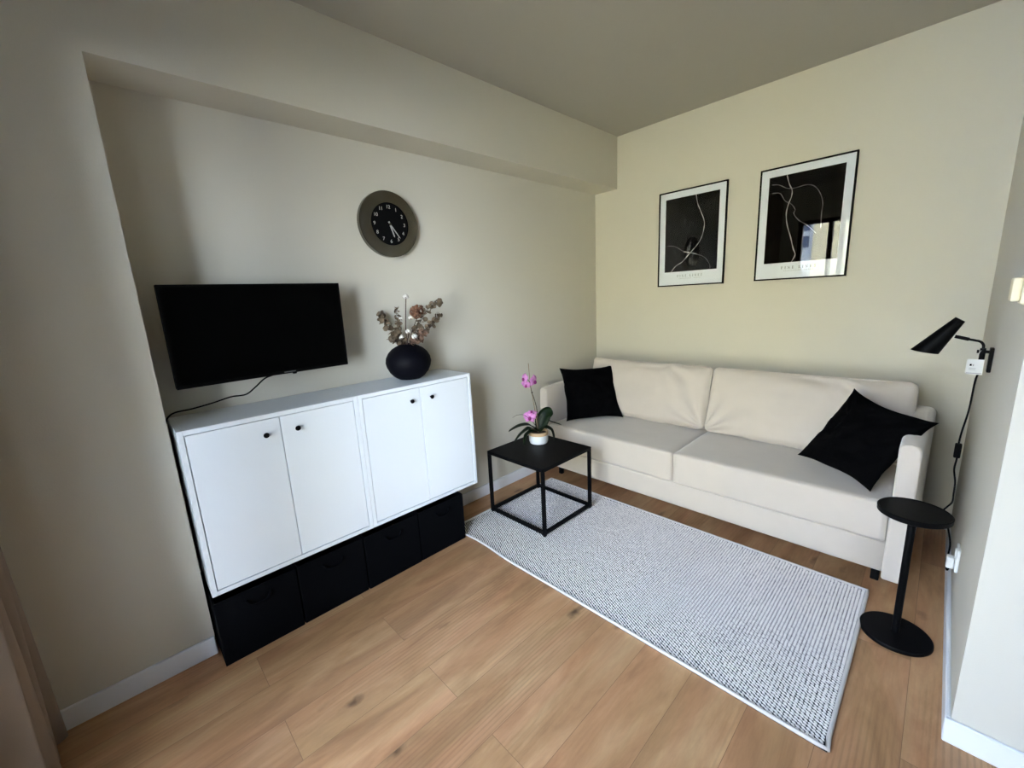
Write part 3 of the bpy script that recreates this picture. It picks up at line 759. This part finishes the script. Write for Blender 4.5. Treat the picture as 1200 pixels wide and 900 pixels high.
# base and back
bm = NB(); softbox(bm, IX0-.01, IX1+.01, SY+.004, -.05, .10, .255, .012, 6); obj('base_panel', bm, 'sofa', sf, smooth=True)
bm = NB(); softbox(bm, IX0-.01, IX1+.01, -.2, -.03, .24, .74, .04, 8); obj('back_frame', bm, 'sofa', sf, smooth=True)
def seat(x0, x1, sd):
    def cr(u): return Vector((0, 0, 0))
    bm = NB(); softbox(bm, x0, x1, SY-.004, -.16, .252, .449, .018, 22, (0, .002, .006), .0025, 7, seed=sd)
    s = obj('seat_cushion', bm, 'sofa', sf, smooth=True)
seat(IX0+.002, mid-.0015, 1); seat(mid+.0015, IX1-.002, 2)
def backc(x0, x1, sd):
    hw, hd, hh = (x1-x0)/2, .085, .222
    mt = Matrix.Translation(((x0+x1)/2, -.298, .662)) @ Matrix.Rotation(math.radians(-17), 4, 'X')
    def cr(u):
        d = Vector((0, 0, 0))
        # sagging top edge, slightly higher corners, gathered bottom corners
        d.z += -.010*(1-u[0]**2)*max(0, u[2])
        front = max(0, -u[1])**3
        for cx_, cz_, a0, sp in ((-1.0, -1.0, .9, 1.0), (1.0, -1.0, .9, 1.0), (.25, 1.15, -.9, .8)):
            dx, dz = (u[0]-cx_)*hw/.5, (u[2]-cz_)*hh/.5
            r = math.hypot(dx, dz); an = math.atan2(dz, dx)
            d.y += front*.021*math.sin(an*11+cx_*3+sd)*math.exp(-(r/.45)**2)*min(1, r/.12)
        d.y += front*.008*math.sin(u[0]*7+u[2]*1.3+sd*2)*(1-u[0]**2)
        return d
    bm = NB(); softbox(bm, -hw, hw, -hd, hd, -hh, hh, .032, 36, (.004, .035, .006), .009, 6, mt, sd, cr)
    s = obj('back_cushion', bm, 'sofa', sf, smooth=True)
    bm = NB(); r = .035; y = -hd+.024; a, b = hw-.004, hh-.003
    lp = []
    for cx_, cz_, a0 in ((a-r, b-r, 0), (-(a-r), b-r, 90), (-(a-r), -(b-r), 180), (a-r, -(b-r), 270)):
        for k in range(7):
            an = math.radians(a0+15*k); lp.append((cx_+r*math.cos(an), cz_+r*math.sin(an)))
    # densify the straight runs and follow the sag
    full = []
    for i in range(len(lp)):
        p, q_ = lp[i], lp[(i+1) % len(lp)]; L = math.hypot(q_[0]-p[0], q_[1]-p[1]); m = max(1, int(L/.04))
        for k in range(m): full.append((p[0]+(q_[0]-p[0])*k/m, p[1]+(q_[1]-p[1])*k/m))
    pts = [mt @ Vector((x, y, z-.010*(1-(x/hw)**2)*max(0, z/hh)+.006*(1-(x/hw)**2)*(1 if z > b-.002 else 0))) for x, z in full]
    tube(bm, pts, .0052, 6, closed=True, sm=False); obj('piping', bm, 'sofa', s, smooth=True)
backc(IX0+.02, mid-.004, 1.3); backc(mid+.004, IX1+.02, 2.6)
def arm(side):
    # slim upholstered arm, front leaning a little, widening to the rear
    bm = NB(); n = 34
    s = side; xi = IX1 if s > 0 else IX0
    secs = []
    for j in range(n+1):
        f = (j/n)**2.2; y = SY-.012+f*.84
        wd = AW+.028*f
        ht = .735+.012*math.sin(f*PI)
        rr_ = .034
        endr = .011   # front edge rounding
        ins = endr*(1-math.sqrt(max(0, 1-(1-min(1, (y-SY+.012)/endr))**2))) if y-SY+.012 < endr else 0
        if f > .97: ins = max(ins, .011*(f-.97)/.03)
        sec = []
        z0, z1, x0, x1 = .075, ht, 0, wd
        for cx_, cz_, a0, r in ((x1-rr_, z1-rr_, 0, rr_), (x0+rr_*.8, z1-rr_*.8, 90, rr_*.8), (x0+.012, z0+.012, 180, .012), (x1-.02, z0+.02, 270, .02)):
            for k in range(6):
                a = math.radians(a0+18*k); q_ = max(r-ins, .0008); sec.append((cx_+q_*math.cos(a), cz_+q_*math.sin(a)))
        secs.append([bm.verts.new((xi+s*a, y, b)) for a, b in sec])
    # sample the rounding near the front
    for i in range(n):
        A, B = secs[i], secs[i+1]; m = len(A)
        for k in range(m): bm.faces.new((A[k], A[(k+1) % m], B[(k+1) % m], B[k]))
    bm.faces.new(secs[0]); bm.faces.new(secs[-1][::-1])
    a_ = obj('arm', bm, 'sofa', sf, smooth=True, sharp=50)
    bm = NB(); pts = []
    for x, z in ((AW-.014, .10), (AW-.008, .3), (AW-.006, .5), (AW-.006, .66), (AW-.012, .712), (AW-.03, .731), (.02, .729)): pts.append((xi+s*x, SY-.008, z))
    tube(bm, pts, .0035, 6); obj('piping', bm, 'sofa', a_, smooth=True)
arm(1); arm(-1)
for x in (SX0+.10, SX1-.10):
    for y in (SY+.11, -.12):
        bm = NB(); box(bm, x-.016, x+.016, y-.016, y+.016, 0, .102, .003, 1); obj('foot', bm, 'black_matte', sf)

# black scatter cushions
def scatter(TL, TR, BR, BL, th, label, sd, pinch):
    c = (Vector(BR)+Vector(BL))/2
    bm = NB(); pillow(bm, TL, TR, BR, BL, th, pinch=pinch, seed=sd, wr=.012)
    o = obj('scatter_cushion', bm, 'black_fabric', smooth=True, loc=tuple(c)); tag(o, label, 'cushion', 'black scatter cushions on the sofa')
scatter((.088, -.658, .848), (.385, -.318, .852), (.560, -.455, .462), (.268, -.808, .462), .08, 'black scatter cushion propped upright in the sofa corner behind the orchid', 1, .10)
scatter((1.956, -.48, .872), (2.285, -.745, .806), (2.098, -.849, .462), (1.755, -.60, .485), .075, 'black scatter cushion tipped on its corner against the sofa arm by the wall lamp', 2, .12)

# ------------------------------------------------------------------ round side table
SXC, SYC = 2.250, -1.17
st = thing('side_table', 'small round black pedestal side table beside the sofa arm', 'table', (SXC, SYC, 0))
bm = NB(); lathe(bm, [(.112, 0), (.114, .003), (.114, .012), (.111, .016), (.02, .018)], (SXC, SYC, 0), 'z', 56); obj('base', bm, 'black_metal', st, smooth=True, sharp=40)
bm = NB(); cyl(bm, (SXC, SYC, .017), (SXC, SYC, .536), .0125, seg=24); obj('pole', bm, 'black_metal', st, smooth=True, sharp=40)
bm = NB(); lathe(bm, [(.02, .535), (.103, .537), (.107, .540), (.108, .556), (.105, .559), (.102, .556), (.02, .555)], (SXC, SYC, 0), 'z', 56); obj('table_top', bm, 'black_metal', st, smooth=True, sharp=40)

# ------------------------------------------------------------------ wall lamp
LY = -.75
lm = thing('wall_lamp', 'black swing-arm wall lamp with slanted conical shade above the side table', 'lamp', (W, LY, 1.09))
bm = NB(); box(bm, W-.012, W, LY-.018, LY+.018, 1.042, 1.141, .003, 2); obj('wall_plate', bm, 'black_metal', lm)
bm = NB(); cyl(bm, (W-.012, LY, 1.124), (2.372, LY, 1.124), .006, seg=14); cyl(bm, (2.372, LY, 1.088), (2.372, LY, 1.138), .0085, seg=16); cyl(bm, (2.362, LY, 1.1245), (2.356, LY, 1.1245), .007, seg=12); obj('hinge', bm, 'black_metal', lm, smooth=True, sharp=40)
bm = NB(); tube(bm, [(2.372, LY, 1.09), (2.372, LY, 1.14), (2.369, LY, 1.155), (2.360, LY, 1.165), (2.345, LY, 1.169), (2.315, LY, 1.176), (2.290, LY, 1.183)], .0048, 10); cyl(bm, (2.329, LY, 1.1725), (2.288, LY, 1.1835), .007, seg=14); obj('arm', bm, 'black_metal', lm, smooth=True, sharp=40)
# shade: slanted cone from an oval mouth to a small cap
mouth_c, mouth_a = Vector((2.2045, LY, 1.116)), Vector((.0445, 0, -.008))
cap_c, cap_a = Vector((2.2955, LY, 1.2535)), Vector((.0148, 0, -.0095))
bm = NB(); n = 40; R = []
for f, sc in ((0, 1.0), (1, 1.0), (1, .5)):
    c = mouth_c.lerp(cap_c, f); a = mouth_a.lerp(cap_a, f)*sc; hw = (.0435*(1-f)+.0172*f)*sc
    nn = a.cross(Vector((0, 1, 0))).normalized()
    R.append([bm.verts.new(c+a*math.cos(2*PI*k/n)+Vector((0, 1, 0))*hw*math.sin(2*PI*k/n)) for k in range(n)])
for i in range(2):
    for k in range(n): bm.faces.new((R[i][k], R[i][(k+1) % n], R[i+1][(k+1) % n], R[i+1][k]))
bm.faces.new(R[2])
bmesh.ops.recalc_face_normals(bm, faces=bm.faces); bmesh.ops.solidify(bm, geom=bm.faces[:], thickness=.0015)
sh = obj('lamp_shade', bm, 'black_metal', lm, smooth=True, sharp=35)
bm = NB(); cyl(bm, (2.262, LY, 1.202), (2.240, LY, 1.168), .011, seg=16); bmesh.ops.create_uvsphere(bm, u_segments=16, v_segments=10, radius=.016, matrix=Matrix.Translation((2.232, LY, 1.155))); obj('bulb', bm, 'white_plastic', sh, smooth=True)
bm = NB(); cord = [(2.372, LY, 1.09), (2.374, LY, 1.048), (2.366, LY, 1.005), (2.363, LY, .88), (2.354, LY, .785), (2.351, LY, .727), (2.353, LY, .663), (2.351, LY, .611), (2.360, LY, .555), (2.362, LY, .50), (2.362, LY, .46), (2.348, LY, .43), (2.342, -.755, .41), (2.36, -.79, .36), (2.374, -.84, .30), (2.369, -.88, .24), (2.374, -.905, .215), (2.380, -.91, .24)]
tube(bm, cord, .0032, 8); co = obj('cord', bm, 'black_matte', lm, smooth=True)
bm = NB(); box(bm, 2.341, 2.362, LY-.012, LY+.012, .665, .728, .004, 2); obj('inline_switch', bm, 'black_matte', co)
bm = NB(); box(bm, 2.366, 2.390, -.928, -.892, .235, .285, .005, 2); obj('plug', bm, 'white_plastic', co)
tg = obj('care_tag', box(NB(), 2.333, 2.380, LY-.0206, LY-.02, 1.032, 1.094), 'tag', lm, label='white paper tag hanging from the lamp')
bm = NB(); box(bm, 2.342, 2.348, LY-.0212, LY-.0206, 1.067, 1.075); obj('tag_mark', bm, 'ink', tg)
bm = NB(); box(bm, 2.350, 2.354, LY-.0212, LY-.0206, 1.066, 1.074)
for zz in (1.057, 1.051): box(bm, 2.341, 2.36, LY-.0212, LY-.0206, zz, zz+.0018)
box(bm, 2.335, 2.378, LY-.0212, LY-.0206, 1.036, 1.039)
obj('tag_print', bm, 'text_grey', tg)
bm = NB(); tube(bm, [(2.358, LY-.02, 1.09), (2.360, LY-.014, 1.11), (2.367, LY-.009, 1.13)], .0008, 5); obj('tag_string', bm, 'tag', tg)

# wall socket and light switch on the partition
so = thing('wall_socket', 'white wall socket low on the partition behind the side table', 'socket', (W, -.91, .28))
bm = NB(); box(bm, W-.011, W, -.95, -.87, .235, .335, .004, 2); obj('socket_plate', bm, 'white_plastic', so)
bm = NB(); lathe(bm, [(.021, 0), (.021, -.004), (.018, -.004)], (W-.011, -.91, .305), 'x', 24); obj('outlet', bm, 'white_plastic', so)
sw = thing('light_switch', 'cream light switch high on the partition, above the round side table', 'switch', (W, -1.46, 1.385))
bm = NB(); box(bm, W-.016, W, -1.50, -1.42, 1.345, 1.425, .006, 2); obj('switch_plate', bm, 'cream_plastic', sw)
bm = NB(); box(bm, W-.034, W-.016, -1.49, -1.43, 1.353, 1.417, .005, 2); obj('rocker', bm, 'cream_plastic', sw)

# ------------------------------------------------------------------ light
w = bpy.data.worlds.new('sky'); S.world = w; w.use_nodes = True
nt = w.node_tree; bg = nt.nodes['Background']
geo = nt.nodes.new('ShaderNodeTexCoord'); sp = nt.nodes.new('ShaderNodeSeparateXYZ'); nt.links.new(geo.outputs['Generated'], sp.inputs[0])
rp = nt.nodes.new('ShaderNodeValToRGB'); e = rp.color_ramp.elements
e[0].position = 0; e[0].color = (.84, .925, 1, 1); e[1].position = .7; e[1].color = (.42, .62, 1, 1)
nt.links.new(sp.outputs['Z'], rp.inputs['Fac']); nt.links.new(rp.outputs['Color'], bg.inputs['Color'])
mr = nt.nodes.new('ShaderNodeMapRange')   # the sky is brighter towards the sun's side of town
mr.inputs['From Min'].default_value = .5; mr.inputs['From Max'].default_value = .95; mr.inputs['To Min'].default_value = 5.0; mr.inputs['To Max'].default_value = 20.0
nt.links.new(sp.outputs['X'], mr.inputs['Value']); nt.links.new(mr.outputs[0], bg.inputs['Strength'])
sun = bpy.data.lights.new('sun', 'SUN'); sun.energy = 3.0; sun.angle = .009; sun.color = (1, .93, .80)
so_ = bpy.data.objects.new('sun', sun); COL.objects.link(so_)
so_.rotation_euler = Vector((-.35, -.72, -.6)).to_track_quat('-Z', 'Y').to_euler()
for x0, x1, z0, z1, _ in WINS:
    pl = bpy.data.lights.new('window_portal', 'AREA'); pl.shape = 'RECTANGLE'; pl.size = x1-x0; pl.size_y = z1-z0
    pl.cycles.is_portal = True
    po = bpy.data.objects.new('window_portal', pl); COL.objects.link(po)
    po.location = ((x0+x1)/2, -YW-WT-.02, (z0+z1)/2); po.rotation_euler = (math.radians(90), 0, 0)

# ------------------------------------------------------------------ camera
cam = bpy.data.cameras.new('camera'); co_ = bpy.data.objects.new('camera', cam); COL.objects.link(co_)
cam.sensor_width = 36; cam.lens = 36*487.0734/1200; cam.clip_start = .02; cam.clip_end = 200
rx, ry, rz = (math.radians(a) for a in (78.3138924594114, 2.859776470610394, 45.7238128416056))
R = Matrix.Rotation(rz, 4, 'Z') @ Matrix.Rotation(ry, 4, 'Y') @ Matrix.Rotation(rx, 4, 'X')
co_.matrix_world = Matrix.Translation((2.24965043, -3.2692178, 1.43102286)) @ R
S.camera = co_
S.view_settings.view_transform = 'Standard'; S.view_settings.look = 'None'
S.view_settings.gamma = 1; S.view_settings.use_curve_mapping = False
S.view_settings.exposure = 2.1
S.cycles.max_bounces = 10; S.cycles.diffuse_bounces = 6; S.cycles.transparent_max_bounces = 12
S.cycles.use_denoising = True
